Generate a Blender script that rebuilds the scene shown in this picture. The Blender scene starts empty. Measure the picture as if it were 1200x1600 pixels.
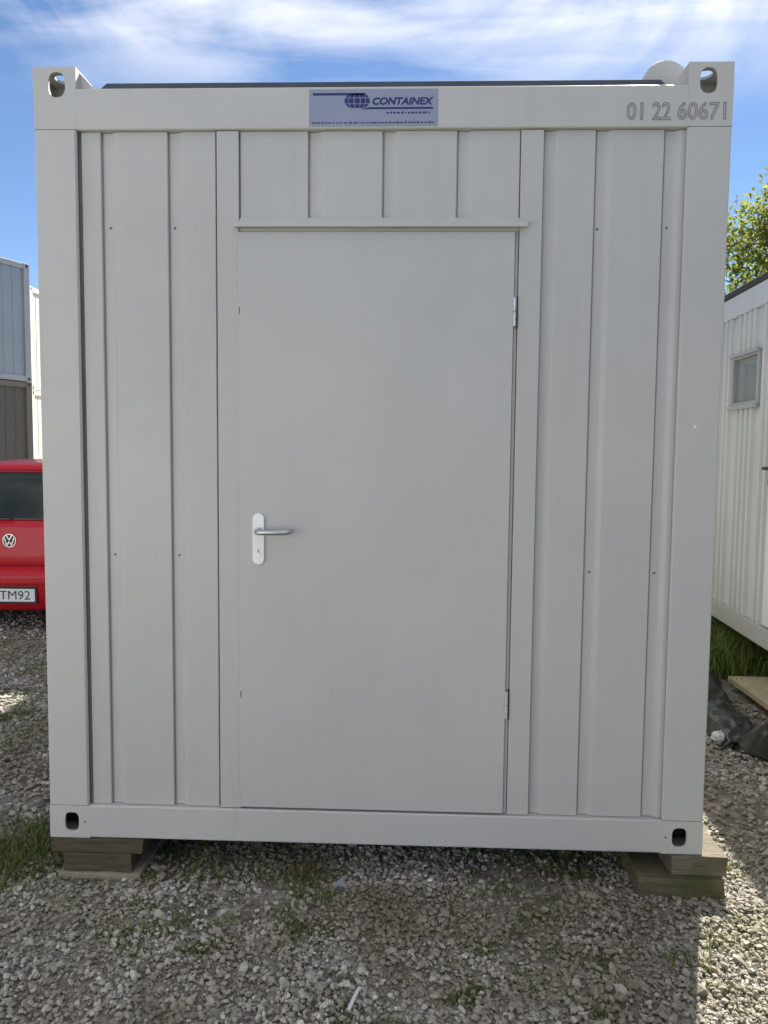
import bpy, bmesh, math, random
import numpy as np
from mathutils import Vector, Matrix, Quaternion, noise as mnoise

random.seed(7)
rng = np.random.default_rng(11)
S = bpy.context.scene
COL = S.collection

# ------------------------------------------------------------------ camera
cam_d = bpy.data.cameras.new('camera')
cam = bpy.data.objects.new('camera', cam_d)
COL.objects.link(cam)
S.camera = cam
CX, CY, CZ = 0.140, -2.879, 1.6254
YAW, PITCH, ROLL = math.radians(-2.086), math.radians(-4.390), math.radians(0.5546)
fw = Vector((math.sin(YAW)*math.cos(PITCH), math.cos(YAW)*math.cos(PITCH), math.sin(PITCH)))
ri = Vector((math.cos(YAW), -math.sin(YAW), 0))
up = ri.cross(fw)
r2 = math.cos(ROLL)*ri + math.sin(ROLL)*up
u2 = -math.sin(ROLL)*ri + math.cos(ROLL)*up
cam.matrix_world = Matrix(((r2.x, u2.x, -fw.x, CX), (r2.y, u2.y, -fw.y, CY), (r2.z, u2.z, -fw.z, CZ), (0, 0, 0, 1)))
cam_d.sensor_fit = 'VERTICAL'
cam_d.sensor_height = 36.0
cam_d.lens = 36.0*1250/1600
cam_d.clip_start = 0.05
cam_d.clip_end = 2000

# ------------------------------------------------------------------ sky and sun
SUN_AZ, SUN_EL = math.radians(20.0), math.radians(41.0)
w = bpy.data.worlds.new('World'); S.world = w; w.use_nodes = True
nt = w.node_tree; N = nt.nodes; L = nt.links
N.clear()
out = N.new('ShaderNodeOutputWorld'); bg = N.new('ShaderNodeBackground')
bg.inputs['Strength'].default_value = 0.05
sky = N.new('ShaderNodeTexSky'); sky.sky_type = 'NISHITA'; sky.sun_disc = False
sky.sun_elevation = SUN_EL; sky.sun_rotation = SUN_AZ
sky.altitude = 1600; sky.air_density = 0.9; sky.dust_density = 0.0; sky.ozone_density = 3.5
tc = N.new('ShaderNodeTexCoord')
sep = N.new('ShaderNodeSeparateXYZ'); L.new(tc.outputs['Generated'], sep.inputs[0])
def wmath(op, a, b=None, clamp=False):
    m = N.new('ShaderNodeMath'); m.operation = op; m.use_clamp = clamp
    for i, v in enumerate((a, b)):
        if v is None: continue
        if isinstance(v, (int, float)): m.inputs[i].default_value = v
        else: L.new(v, m.inputs[i])
    return m.outputs[0]
zz = wmath('MAXIMUM', wmath('ADD', sep.outputs[2], 0.05), 0.02)
px = wmath('DIVIDE', sep.outputs[0], zz); py = wmath('DIVIDE', sep.outputs[1], zz)
cmb = N.new('ShaderNodeCombineXYZ'); L.new(px, cmb.inputs[0]); L.new(py, cmb.inputs[1])
mp = N.new('ShaderNodeMapping'); L.new(cmb.outputs[0], mp.inputs[0])
mp.inputs['Rotation'].default_value = (0, 0, math.radians(-16)); mp.inputs['Scale'].default_value = (1.0, 0.62, 1)
mp.inputs['Location'].default_value = (3.4, 0.55, 0)
n1 = N.new('ShaderNodeTexNoise'); L.new(mp.outputs[0], n1.inputs['Vector'])
n1.inputs['Scale'].default_value = 1.5; n1.inputs['Detail'].default_value = 9; n1.inputs['Roughness'].default_value = 0.55
n1.inputs['Distortion'].default_value = 0.7
mp2 = N.new('ShaderNodeMapping'); L.new(cmb.outputs[0], mp2.inputs[0])
mp2.inputs['Rotation'].default_value = (0, 0, math.radians(-22)); mp2.inputs['Scale'].default_value = (0.7, 2.2, 1)
n2 = N.new('ShaderNodeTexNoise'); L.new(mp2.outputs[0], n2.inputs['Vector'])
n2.inputs['Scale'].default_value = 2.6; n2.inputs['Detail'].default_value = 7; n2.inputs['Distortion'].default_value = 0.9
cl = wmath('ADD', wmath('MULTIPLY', n1.outputs['Fac'], 0.72), wmath('MULTIPLY', n2.outputs['Fac'], 0.28))
ramp = N.new('ShaderNodeValToRGB'); L.new(cl, ramp.inputs[0])
ramp.color_ramp.elements[0].position = 0.415; ramp.color_ramp.elements[0].color = (0, 0, 0, 1)
ramp.color_ramp.elements[1].position = 0.60; ramp.color_ramp.elements[1].color = (1, 1, 1, 1)
hor = N.new('ShaderNodeMapRange'); L.new(sep.outputs[2], hor.inputs[0])
hor.inputs[1].default_value = 0.34; hor.inputs[2].default_value = 0.50; hor.interpolation_type = 'SMOOTHSTEP'
cf = wmath('MULTIPLY', wmath('MULTIPLY', ramp.outputs[0], hor.outputs[0]), 0.92, True)
mix = N.new('ShaderNodeMix'); mix.data_type = 'RGBA'
L.new(cf, mix.inputs[0]); L.new(sky.outputs[0], mix.inputs[6]); mix.inputs[7].default_value = (9.0, 8.9, 9.0, 1)
L.new(mix.outputs[2], bg.inputs[0]); L.new(bg.outputs[0], out.inputs[0])

sl = bpy.data.lights.new('sun', 'SUN'); sl.energy = 5.0; sl.angle = math.radians(0.53); sl.color = (1.0, 0.95, 0.87)
sun = bpy.data.objects.new('sun', sl); COL.objects.link(sun)
to_sun = Vector((math.sin(SUN_AZ)*math.cos(SUN_EL), math.cos(SUN_AZ)*math.cos(SUN_EL), math.sin(SUN_EL)))
sun.rotation_euler = to_sun.to_track_quat('Z', 'Y').to_euler()
sun.location = to_sun*60
S.view_settings.view_transform = 'Standard'; S.view_settings.look = 'None'
S.view_settings.gamma = 1.0; S.view_settings.use_curve_mapping = False
S.view_settings.exposure = 1.6
S.render.engine = 'CYCLES'

# ------------------------------------------------------------------ materials
def new_mat(name):
    m = bpy.data.materials.new(name); m.use_nodes = True
    n = m.node_tree.nodes; l = m.node_tree.links
    return m, n, l, n['Principled BSDF']
def rgba(c): return (c[0], c[1], c[2], 1)
def tex_noise(n, l, scale, detail=4, rough=0.55, vec=None, dist=0.0, coord='Object', mscale=None, w4=None):
    t = n.new('ShaderNodeTexNoise'); t.inputs['Scale'].default_value = scale
    t.inputs['Detail'].default_value = detail; t.inputs['Roughness'].default_value = rough; t.inputs['Distortion'].default_value = dist
    if vec is None:
        c = n.new('ShaderNodeTexCoord'); vec = c.outputs[coord]
    if mscale:
        m = n.new('ShaderNodeMapping'); m.inputs['Scale'].default_value = mscale; l.new(vec, m.inputs[0]); vec = m.outputs[0]
    l.new(vec, t.inputs['Vector'])
    return t
def ramp_node(n, l, src, stops):
    r = n.new('ShaderNodeValToRGB'); l.new(src, r.inputs[0])
    e = r.color_ramp.elements
    while len(e) < len(stops): e.new(0.5)
    for el, (p, c) in zip(e, stops):
        el.position = p; el.color = rgba(c) if len(c) == 3 else c
    return r
def mixc(n, l, fac, a, b, mode='MIX'):
    m = n.new('ShaderNodeMix'); m.data_type = 'RGBA'; m.blend_type = mode
    for sock, v in ((m.inputs[0], fac), (m.inputs[6], a), (m.inputs[7], b)):
        if isinstance(v, (int, float)): sock.default_value = v
        elif isinstance(v, tuple): sock.default_value = rgba(v)
        else: l.new(v, sock)
    return m.outputs[2]
def bump(n, l, b, h, strength, dist=0.01, prev=None):
    k = n.new('ShaderNodeBump'); k.inputs['Strength'].default_value = strength; k.inputs['Distance'].default_value = dist
    l.new(h, k.inputs['Height'])
    if prev: l.new(prev, k.inputs['Normal'])
    l.new(k.outputs[0], b.inputs['Normal'])
    return k.outputs[0]

def paint(name, col, rough=0.42, var=0.06, wave=0.25, dirt=(0.30, 0.28, 0.24), dirt_amt=0.25, metallic=0.0, coat=0.0):
    m, n, l, b = new_mat(name)
    a = tex_noise(n, l, 1.3, 5, 0.6)
    c1 = tuple(x*(1-var) for x in col); c2 = tuple(min(1, x*(1+var)) for x in col)
    r = ramp_node(n, l, a.outputs['Fac'], [(0.3, c1), (0.7, c2)])
    d = tex_noise(n, l, 3.0, 9, 0.72, mscale=(6.0, 6.0, 0.35))
    dr = ramp_node(n, l, d.outputs['Fac'], [(0.56, (0, 0, 0)), (0.78, (dirt_amt,)*3)])
    colr = mixc(n, l, dr.outputs[0], r.outputs[0], dirt)
    l.new(colr, b.inputs['Base Color'])
    g = tex_noise(n, l, 6, 4)
    mr = n.new('ShaderNodeMapRange'); l.new(g.outputs['Fac'], mr.inputs[0])
    mr.inputs[3].default_value = rough-0.08; mr.inputs[4].default_value = rough+0.1
    l.new(mr.outputs[0], b.inputs['Roughness'])
    b.inputs['Metallic'].default_value = metallic
    b.inputs['Coat Weight'].default_value = coat
    wv = tex_noise(n, l, 2.2, 2, 0.4)
    p = bump(n, l, b, wv.outputs['Fac'], wave, 0.02)
    fine = tex_noise(n, l, 220, 2)
    bump(n, l, b, fine.outputs['Fac'], 0.04, 0.002, p)
    return m
def plain(name, col, rough=0.5, metallic=0.0, var=0.12, scale=12, bmp=0.0, bscale=60, spec=None, coat=0):
    m, n, l, b = new_mat(name)
    a = tex_noise(n, l, scale, 5, 0.6)
    r = ramp_node(n, l, a.outputs['Fac'], [(0.3, tuple(x*(1-var) for x in col)), (0.7, tuple(min(1, x*(1+var)) for x in col))])
    l.new(r.outputs[0], b.inputs['Base Color'])
    b.inputs['Roughness'].default_value = rough; b.inputs['Metallic'].default_value = metallic
    b.inputs['Coat Weight'].default_value = coat
    if spec is not None: b.inputs['Specular IOR Level'].default_value = spec
    if bmp:
        t = tex_noise(n, l, bscale, 4); bump(n, l, b, t.outputs['Fac'], bmp, 0.01)
    return m
def wood(name, c1, c2, moss=0.0, axis='x'):
    m, n, l, b = new_mat(name)
    sc = (2.5, 30, 30) if axis == 'x' else (30, 2.5, 30)
    a = tex_noise(n, l, 2.2, 9, 0.72, mscale=sc, dist=1.2)
    r = ramp_node(n, l, a.outputs['Fac'], [(0.28, c1), (0.5, tuple((x+y)/2 for x, y in zip(c1, c2))), (0.72, c2)])
    colr = r.outputs[0]
    if moss:
        t = tex_noise(n, l, 9, 6, 0.6)
        f = ramp_node(n, l, t.outputs['Fac'], [(0.45, (0, 0, 0)), (0.62, (moss,)*3)])
        colr = mixc(n, l, f.outputs[0], colr, (0.075, 0.085, 0.02))
    l.new(colr, b.inputs['Base Color']); b.inputs['Roughness'].default_value = 0.85
    bump(n, l, b, a.outputs['Fac'], 0.9, 0.012)
    return m

M = {}
GREY = (0.465, 0.46, 0.438)
M['frame'] = paint('light_grey_frame_paint', (0.475, 0.47, 0.448), 0.46, 0.045, 0.18, dirt_amt=0.26)
M['clad'] = paint('light_grey_sheet_paint', GREY, 0.42, 0.055, 0.30, dirt_amt=0.22)
M['door'] = paint('light_grey_door_paint', (0.472, 0.468, 0.448), 0.38, 0.05, 0.35, dirt_amt=0.18)
M['dark_rubber'] = plain('dark_rubber', (0.03, 0.032, 0.034), 0.7)
M['bead'] = plain('weld_bead', (0.24, 0.235, 0.22), 0.6)
M['seal'] = plain('grey_seal', (0.20, 0.205, 0.195), 0.7)
M['roof_trim'] = plain('dark_grey_roof_edge', (0.10, 0.105, 0.11), 0.28, 0.6, bmp=0.1)
M['galv'] = plain('galvanised_metal', (0.55, 0.56, 0.57), 0.32, 0.9, 0.15, 20)
M['white_alu'] = plain('white_handle_plate', (0.86, 0.86, 0.84), 0.35, 0.0, 0.03)
M['lever'] = plain('brushed_steel', (0.50, 0.50, 0.53), 0.28, 0.9, 0.06)
M['brass'] = plain('brass_cylinder', (0.45, 0.30, 0.12), 0.35, 0.9)
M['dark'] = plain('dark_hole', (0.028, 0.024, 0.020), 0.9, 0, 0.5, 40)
M['sign'] = plain('silver_grey_sign', (0.27, 0.295, 0.385), 0.42, 0.15, 0.05)
M['navy'] = plain('navy_print', (0.022, 0.02, 0.13), 0.5, var=0.1)
M['smallprint'] = plain('dark_small_print', (0.06, 0.06, 0.12), 0.5)
M['wood_brown'] = wood('brown_timber', (0.045, 0.033, 0.020), (0.135, 0.105, 0.068), 0.3)
M['wood_grey'] = wood('grey_timber', (0.085, 0.068, 0.045), (0.23, 0.19, 0.13), 0.35)
M['wood_moss'] = wood('mossy_timber', (0.07, 0.058, 0.034), (0.21, 0.175, 0.105), 0.9)
M['concrete'] = plain('concrete_slab', (0.25, 0.215, 0.16), 0.9, 0, 0.2, 14, 0.5, 80)
M['pale_board'] = wood('pale_board', (0.40, 0.33, 0.19), (0.58, 0.50, 0.32), 0.15, 'y')
M['paper'] = plain('white_paper', (0.58, 0.59, 0.60), 0.6, 0, 0.08)
M['paper_grey'] = plain('grey_plastic', (0.22, 0.22, 0.25), 0.5, 0, 0.08)

# ------------------------------------------------------------------ mesh helpers
def tag(o, label=None, cat=None, group=None, kind=None):
    for k, v in (('label', label), ('category', cat), ('group', group), ('kind', kind)):
        if v: o[k] = v
    return o
def empty(name, loc, rz=0.0, label=None, cat=None, group=None):
    o = bpy.data.objects.new(name, None); COL.objects.link(o)
    o.location = loc; o.rotation_euler = (0, 0, rz); o.empty_display_size = 0.2
    return tag(o, label, cat, group)
def base_of(o):
    v = Vector((0, 0, 0))
    while o is not None:
        v += Vector(o.location); o = o.parent
    return v
def link(name, me, mat, parent=None, org=(0, 0, 0), smooth=False, bevel=0.0, seg=2):
    o = bpy.data.objects.new(name, me); COL.objects.link(o)
    if mat: me.materials.append(mat)
    if parent is not None: o.parent = parent
    o.location = org
    if smooth:
        me.shade_smooth()
    if bevel:
        b = o.modifiers.new('bevel', 'BEVEL'); b.width = bevel; b.segments = seg; b.limit_method = 'ANGLE'; b.angle_limit = math.radians(40)
        b.harden_normals = False
    return o
class MB:
    """collects polygons in world (or local) coordinates, builds ONE mesh object"""
    def __init__(s): s.v = []; s.f = []
    def add(s, vs, fs):
        k = len(s.v); s.v += [tuple(v) for v in vs]; s.f += [tuple(i+k for i in f) for f in fs]; return s
    def box(s, x0, x1, y0, y1, z0, z1):
        return s.add([(x0,y0,z0),(x1,y0,z0),(x1,y1,z0),(x0,y1,z0),(x0,y0,z1),(x1,y0,z1),(x1,y1,z1),(x0,y1,z1)],
                     [(0,3,2,1),(4,5,6,7),(0,1,5,4),(1,2,6,5),(2,3,7,6),(3,0,4,7)])
    def prism(s, poly, a, b, axis='z'):
        """poly: 2-D outline counter-clockwise; extruded along axis from a to b"""
        n = len(poly)
        def P(p, t):
            return (p[0], p[1], t) if axis == 'z' else ((t, p[0], p[1]) if axis == 'x' else (p[0], t, p[1]))
        vs = [P(p, a) for p in poly]+[P(p, b) for p in poly]
        fs = [tuple(reversed(range(n))), tuple(range(n, 2*n))]+[(i, (i+1) % n, n+(i+1) % n, n+i) for i in range(n)]
        if axis == 'y': fs = [tuple(reversed(f)) for f in fs]
        return s.add(vs, fs)
    def tube(s, pts, r, n=12, cap=True):
        rings = []
        pts = [Vector(p) for p in pts]
        rs = r if isinstance(r, (list, tuple)) else [r]*len(pts)
        prev = None
        for i, p in enumerate(pts):
            t = (pts[min(i+1, len(pts)-1)]-pts[max(i-1, 0)]).normalized()
            if prev is None:
                a = t.orthogonal().normalized()
            else:
                a = (prev-t*prev.dot(t)).normalized()
            prev = a; b = t.cross(a)
            rings.append([p+(a*math.cos(2*math.pi*k/n)+b*math.sin(2*math.pi*k/n))*rs[i] for k in range(n)])
        vs = [v for q in rings for v in q]; fs = []
        for i in range(len(rings)-1):
            for k in range(n):
                fs.append((i*n+k, i*n+(k+1) % n, (i+1)*n+(k+1) % n, (i+1)*n+k))
        if cap:
            fs.append(tuple(reversed(range(n)))); fs.append(tuple(range((len(rings)-1)*n, len(rings)*n)))
        return s.add(vs, fs)
    def holeplate(s, x0, x1, z0, z1, y, thick, hx, hz, rx, rz, n=28, M3=None, p=2.0):
        """plate in the xz plane facing -y with an oval hole, thickness going +y; M3 maps coordinates"""
        cxs = []
        for k in range(n):
            a = 2*math.pi*k/n; c, d = math.cos(a), math.sin(a)
            e = 2.0/p
            cxs.append((hx+rx*math.copysign(abs(c)**e, c), hz+rz*math.copysign(abs(d)**e, d), c, d))
        outp = []
        for (_, _, c, d) in cxs:
            tx = ((x1-hx)/c if c > 1e-9 else (x0-hx)/c if c < -1e-9 else 1e9)
            tz = ((z1-hz)/d if d > 1e-9 else (z0-hz)/d if d < -1e-9 else 1e9)
            t = min(tx, tz); outp.append([hx+c*t, hz+d*t])
        for cx_, cz_ in ((x0, z0), (x1, z0), (x1, z1), (x0, z1)):
            i = min(range(n), key=lambda j: (outp[j][0]-cx_)**2+(outp[j][1]-cz_)**2); outp[i] = [cx_, cz_]
        F = M3 or (lambda q: q)
        vs = [F((q[0], y, q[1])) for q in cxs]+[F((q[0], y, q[1])) for q in outp]+[F((q[0], y+thick, q[1])) for q in cxs]+[F((q[0], y+thick, q[1])) for q in outp]
        fs = []
        for k in range(n):
            j = (k+1) % n
            fs.append((k, j, n+j, n+k)); fs.append((2*n+k, 3*n+k, 3*n+j, 2*n+j))
            fs.append((k, 2*n+k, 2*n+j, j)); fs.append((n+k, n+j, 3*n+j, 3*n+k))
        return s.add(vs, fs)
    def build(s, name, mat, parent=None, world=True, **kw):
        """world=True: coordinates are world ones; a top-level mesh gets its origin at its base"""
        a = np.array(s.v, float)
        if parent is not None:
            org = (0, 0, 0)
            if world: a = a-np.array(base_of(parent))
        else:
            lo, hi = a.min(0), a.max(0); org = ((lo[0]+hi[0])/2, (lo[1]+hi[1])/2, lo[2]); a = a-np.array(org)
        me = bpy.data.meshes.new(name); me.from_pydata(a.tolist(), [], s.f)
        bm = bmesh.new(); bm.from_mesh(me); bmesh.ops.recalc_face_normals(bm, faces=bm.faces); bm.to_mesh(me); bm.free()
        return link(name, me, mat, parent, org, **kw)
def rrect(x0, x1, y0, y1, r, n=4):
    p = []
    for cx_, cy_, a0 in ((x1-r, y0+r, -90), (x1-r, y1-r, 0), (x0+r, y1-r, 90), (x0+r, y0+r, 180)):
        for k in range(n+1):
            a = math.radians(a0+90*k/n); p.append((cx_+r*math.cos(a), cy_+r*math.sin(a)))
    return p
def text_mesh(name, body, mat, parent, loc, size, rot=(math.pi/2, 0, 0), extrude=0.0006, shear=0.0, offset=0.0, outline=0.0, align='LEFT', xscale=1.0, fit=None, spacing=1.0):
    cu = bpy.data.curves.new(name, 'FONT'); cu.body = body; cu.size = size; cu.shear = shear; cu.align_x = align
    cu.space_character = spacing; cu.resolution_u = 3
    if outline:
        cu.fill_mode = 'NONE'; cu.bevel_depth = outline; cu.bevel_resolution = 1
    else:
        cu.extrude = extrude; cu.offset = offset
    t = bpy.data.objects.new(name+'_tmp', cu); COL.objects.link(t)
    bpy.context.view_layer.update()
    dg = bpy.context.evaluated_depsgraph_get()
    me = bpy.data.meshes.new_from_object(t.evaluated_get(dg))
    bpy.data.objects.remove(t); bpy.data.curves.remove(cu)
    a = np.empty(len(me.vertices)*3); me.vertices.foreach_get('co', a); a = a.reshape(-1, 3)
    a[:, 0] *= xscale
    if fit:
        lo, hi = a.min(0), a.max(0)
        a[:, 0] = (a[:, 0]-lo[0])/(hi[0]-lo[0])*fit[0]; a[:, 1] = (a[:, 1]-lo[1])/(hi[1]-lo[1])*fit[1]
    me.vertices.foreach_set('co', a.ravel()); me.update()
    me.materials.clear()
    o = link(name, me, mat, parent, Vector(loc)-(base_of(parent) if parent else Vector((0, 0, 0))))
    o.rotation_euler = rot
    return o

# ------------------------------------------------------------------ ground
def ground_material():
    m, n, l, b = new_mat('gravel_ground')
    c = n.new('ShaderNodeTexCoord').outputs['Object']
    v = n.new('ShaderNodeTexVoronoi'); v.inputs['Scale'].default_value = 42; l.new(c, v.inputs['Vector'])
    sepc = n.new('ShaderNodeSeparateColor'); l.new(v.outputs['Color'], sepc.inputs[0])
    r = ramp_node(n, l, sepc.outputs[0], [(0.0, (0.12, 0.105, 0.085)), (0.6, (0.24, 0.22, 0.19)), (1.0, (0.36, 0.345, 0.31))])
    big = tex_noise(n, l, 1.7, 6, 0.6, vec=c)
    soil = tex_noise(n, l, 5.0, 8, 0.7, vec=c)
    f = ramp_node(n, l, soil.outputs['Fac'], [(0.46, (0, 0, 0)), (0.62, (0.85,)*3)])
    c1 = mixc(n, l, f.outputs[0], r.outputs[0], (0.105, 0.085, 0.055))
    g = ramp_node(n, l, big.outputs['Fac'], [(0.50, (0, 0, 0)), (0.64, (0.75,)*3)])
    c2 = mixc(n, l, g.outputs[0], c1, (0.085, 0.085, 0.035))
    l.new(c2, b.inputs['Base Color']); b.inputs['Roughness'].default_value = 0.95
    bump(n, l, b, v.outputs['Distance'], -0.7, 0.02)
    return m
mb = MB(); R_ = 700
mb.add([(-R_, -R_, 0), (R_, -R_, 0), (R_, R_, 0), (-R_, R_, 0)], [(0, 1, 2, 3)])
g = mb.build('ground', ground_material()); tag(g, 'grey crushed stone ground of the container yard', 'ground', kind='structure')

# loose crushed stone: one uncountable mass of real pieces
def stone_protos(k=26):
    out_ = []
    for i in range(k):
        bm = bmesh.new()
        npt = random.choice((11, 13, 16, 19)) if i < 20 else 8
        for j in range(npt):
            a = Vector((random.gauss(0, 1), random.gauss(0, 1), random.gauss(0, 1))).normalized()
            a *= random.uniform(0.82, 1.0)
            bm.verts.new((a.x, a.y*random.uniform(0.75, 0.8), a.z*0.62))
        res = bmesh.ops.convex_hull(bm, input=bm.verts)
        bmesh.ops.delete(bm, geom=[e for e in res['geom_interior'] if isinstance(e, bmesh.types.BMVert)], context='VERTS')
        bmesh.ops.triangulate(bm, faces=bm.faces)
        bm.verts.ensure_lookup_table(); bm.verts.index_update()
        vs = np.array([v.co[:] for v in bm.verts]); fs = np.array([[v.index for v in f.verts] for f in bm.faces])
        out_.append((vs, fs)); bm.free()
    return out_
PROTO = stone_protos()
def moss_at(x, y):
    return mnoise.noise(Vector((x*2.3+4.1, y*2.6, 0.3)))*0.6+mnoise.noise(Vector((x*6+1.7, y*7, 2.2)))*0.4
def scatter_stones(name, regions, label, mat):
    V = []; F = []; T = []; k = 0
    for (x0, x1, y0, y1, dens, smin, smax) in regions:
        cnt = int((x1-x0)*(y1-y0)*dens)
        for _ in range(cnt):
            x = random.uniform(x0, x1); y = random.uniform(y0, y1)
            mo = moss_at(x, y)
            if mo > 0.16 and random.random() < min(0.85, 0.45+1.5*(mo-0.16)): continue
            s = smin+(smax-smin)*random.random()**2.4
            vs, fs = PROTO[random.randrange(20)] if s > 0.0065 else PROTO[random.randrange(20, len(PROTO))]
            q = Quaternion((random.gauss(0, 1), random.gauss(0, 0.35), random.gauss(0, 0.35), random.gauss(0, 1)))
            q.normalize() if q.magnitude > 0 else None
            R3 = np.array(Matrix.Rotation(random.uniform(0, 6.283), 3, 'Z') @ Matrix.Rotation(random.gauss(0, 0.35), 3, 'X') @ Matrix.Rotation(random.gauss(0, 0.3), 3, 'Y'))
            p = (vs*np.array([s*random.uniform(0.8, 1.25), s*random.uniform(0.8, 1.2), s*random.uniform(0.75, 1.15)])) @ R3.T
            h = 0.010*random.random()+0.12*s+0.005*mnoise.noise(Vector((x*3, y*3, 0)))
            p += np.array([x, y, h])
            V.append(p); F.append(fs+k); k += len(p)
            t = random.random()
            T.append(np.full(len(p), t))
    V = np.concatenate(V); F = np.concatenate(F); T = np.concatenate(T)
    me = bpy.data.meshes.new(name)
    me.vertices.add(len(V)); me.vertices.foreach_set('co', V.ravel())
    me.loops.add(len(F)*3); me.polygons.add(len(F))
    me.polygons.foreach_set('loop_start', np.arange(len(F))*3)
    me.loops.foreach_set('vertex_index', F.ravel())
    me.update(calc_edges=True)
    at = me.attributes.new('tone', 'FLOAT', 'POINT'); at.data.foreach_set('value', T)
    me.shade_flat()
    o = link(name, me, mat)
    return tag(o, label, 'gravel', kind='stuff')
def stone_material():
    m, n, l, b = new_mat('crushed_limestone')
    a = n.new('ShaderNodeAttribute'); a.attribute_name = 'tone'
    r = ramp_node(n, l, a.outputs['Fac'], [(0.0, (0.23, 0.21, 0.175)), (0.35, (0.34, 0.315, 0.27)), (0.72, (0.45, 0.425, 0.375)), (0.93, (0.55, 0.525, 0.475)), (1.0, (0.68, 0.65, 0.60))])
    c = n.new('ShaderNodeTexCoord').outputs['Object']
    t = tex_noise(n, l, 70, 5, 0.65, vec=c)
    rr = ramp_node(n, l, t.outputs['Fac'], [(0.25, (0.72,)*3), (0.75, (1.12, 1.11, 1.08))])
    col = mixc(n, l, 1.0, r.outputs[0], rr.outputs[0], 'MULTIPLY')
    big = tex_noise(n, l, 2.2, 6, 0.62, vec=c)
    g = ramp_node(n, l, big.outputs['Fac'], [(0.43, (0, 0, 0)), (0.60, (0.7,)*3)])
    col = mixc(n, l, g.outputs[0], col, (0.17, 0.16, 0.085))
    br = tex_noise(n, l, 1.5, 6, 0.62, vec=c, mscale=(1, 1.3, 1))
    g2 = ramp_node(n, l, br.outputs['Fac'], [(0.47, (0, 0, 0)), (0.64, (0.6,)*3)])
    col = mixc(n, l, g2.outputs[0], col, (0.16, 0.12, 0.085))
    l.new(col, b.inputs['Base Color']); b.inputs['Roughness'].default_value = 0.9
    bump(n, l, b, t.outputs['Fac'], 0.35, 0.004)
    return m
M['stone'] = stone_material()
REG = [(-1.6, 1.8, -0.95, 0.4, 8000, 0.0022, 0.0062),
       (-1.75, 2.0, -1.15, 0.45, 7000, 0.004, 0.0155),
       (-1.75, 2.0, -1.15, 0.45, 600, 0.012, 0.020),
       (-1.75, 2.0, -1.15, 0.3, 16, 0.022, 0.032),
       (-3.2, -1.75, -0.6, 0.45, 1900, 0.009, 0.026),
       (-3.9, -1.15, 0.45, 3.2, 2000, 0.009, 0.026),
       (-4.6, -1.6, 3.2, 5.0, 700, 0.012, 0.028),
       (1.1, 2.35, 0.45, 2.4, 2600, 0.008, 0.025),
       (2.0, 2.8, -0.8, 1.2, 1500, 0.009, 0.025)]
scatter_stones('gravel', REG, 'loose pale grey crushed stones covering the yard ground', M['stone'])

# ------------------------------------------------------------------ grass
def grass_material(name, c1, c2):
    m, n, l, b = new_mat(name)
    a = n.new('ShaderNodeAttribute'); a.attribute_name = 'tone'
    r = ramp_node(n, l, a.outputs['Fac'], [(0, c1), (0.8, c2), (1.0, (0.24, 0.20, 0.09))])
    l.new(r.outputs[0], b.inputs['Base Color']); b.inputs['Roughness'].default_value = 0.6
    tr = n.new('ShaderNodeBsdfTranslucent'); l.new(r.outputs[0], tr.inputs[0])
    mx = n.new('ShaderNodeMixShader'); mx.inputs[0].default_value = 0.35
    o = n['Material Output']; l.new(b.outputs[0], mx.inputs[1]); l.new(tr.outputs[0], mx.inputs[2]); l.new(mx.outputs[0], o.inputs[0])
    return m
M['grass'] = grass_material('grass_blades', (0.075, 0.10, 0.02), (0.19, 0.21, 0.06))
def grass(name, spots, label, mat):
    """spots: (x, y, sx, sy, count, hmin, hmax)"""
    V = []; F = []; T = []
    for (cx, cy, sx, sy, cnt, h0, h1) in spots:
        for _ in range(cnt):
            x = random.gauss(cx, sx); y = random.gauss(cy, sy)
            h = random.uniform(h0, h1); a = random.uniform(0, 6.283); wd = random.uniform(0.0012, 0.0028)*(1+h*3)
            lean = random.uniform(0.1, 0.9)*h; dx, dy = math.cos(a)*lean, math.sin(a)*lean
            px_, py_ = -math.sin(a)*wd, math.cos(a)*wd
            k = len(V)
            V += [(x-px_, y-py_, 0), (x+px_, y+py_, 0), (x+dx*.35+px_*.8, y+dy*.35+py_*.8, h*.6), (x+dx*.35-px_*.8, y+dy*.35-py_*.8, h*.6), (x+dx, y+dy, h*random.uniform(.8, 1))]
            F += [(k, k+1, k+2, k+3), (k+3, k+2, k+4)]
            T += [random.random()]*5
    me = bpy.data.meshes.new(name); me.from_pydata(V, [], F)
    at = me.attributes.new('tone', 'FLOAT', 'POINT'); at.data.foreach_set('value', T)
    return tag(link(name, me, mat), label, 'grass', kind='stuff')
sp = [(-1.42, 0.10, 0.11, 0.10, 1900, 0.012, 0.055), (-1.62, -0.02, 0.16, 0.10, 1700, 0.015, 0.05), (-1.36, 0.30, 0.08, 0.10, 900, 0.015, 0.065),
      (-1.75, 0.18, 0.2, 0.12, 700, 0.02, 0.07),
      (-0.25, 0.02, 0.05, 0.04, 180, 0.02, 0.07), (-0.20, -0.10, 0.06, 0.04, 150, 0.02, 0.05), (-0.62, 0.06, 0.06, 0.05, 120, 0.02, 0.06)]
for _ in range(700):
    x = random.uniform(-1.7, 1.9); y = random.uniform(-1.0, 0.3)
    if moss_at(x, y) > 0.03: sp.append((x, y, 0.03, 0.025, random.randint(20, 90), 0.007, 0.026))
for _ in range(14):
    sp.append((random.uniform(-3.2, -1.5), random.uniform(0.5, 3.6), 0.1, 0.08, 90, 0.015, 0.05))
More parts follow.
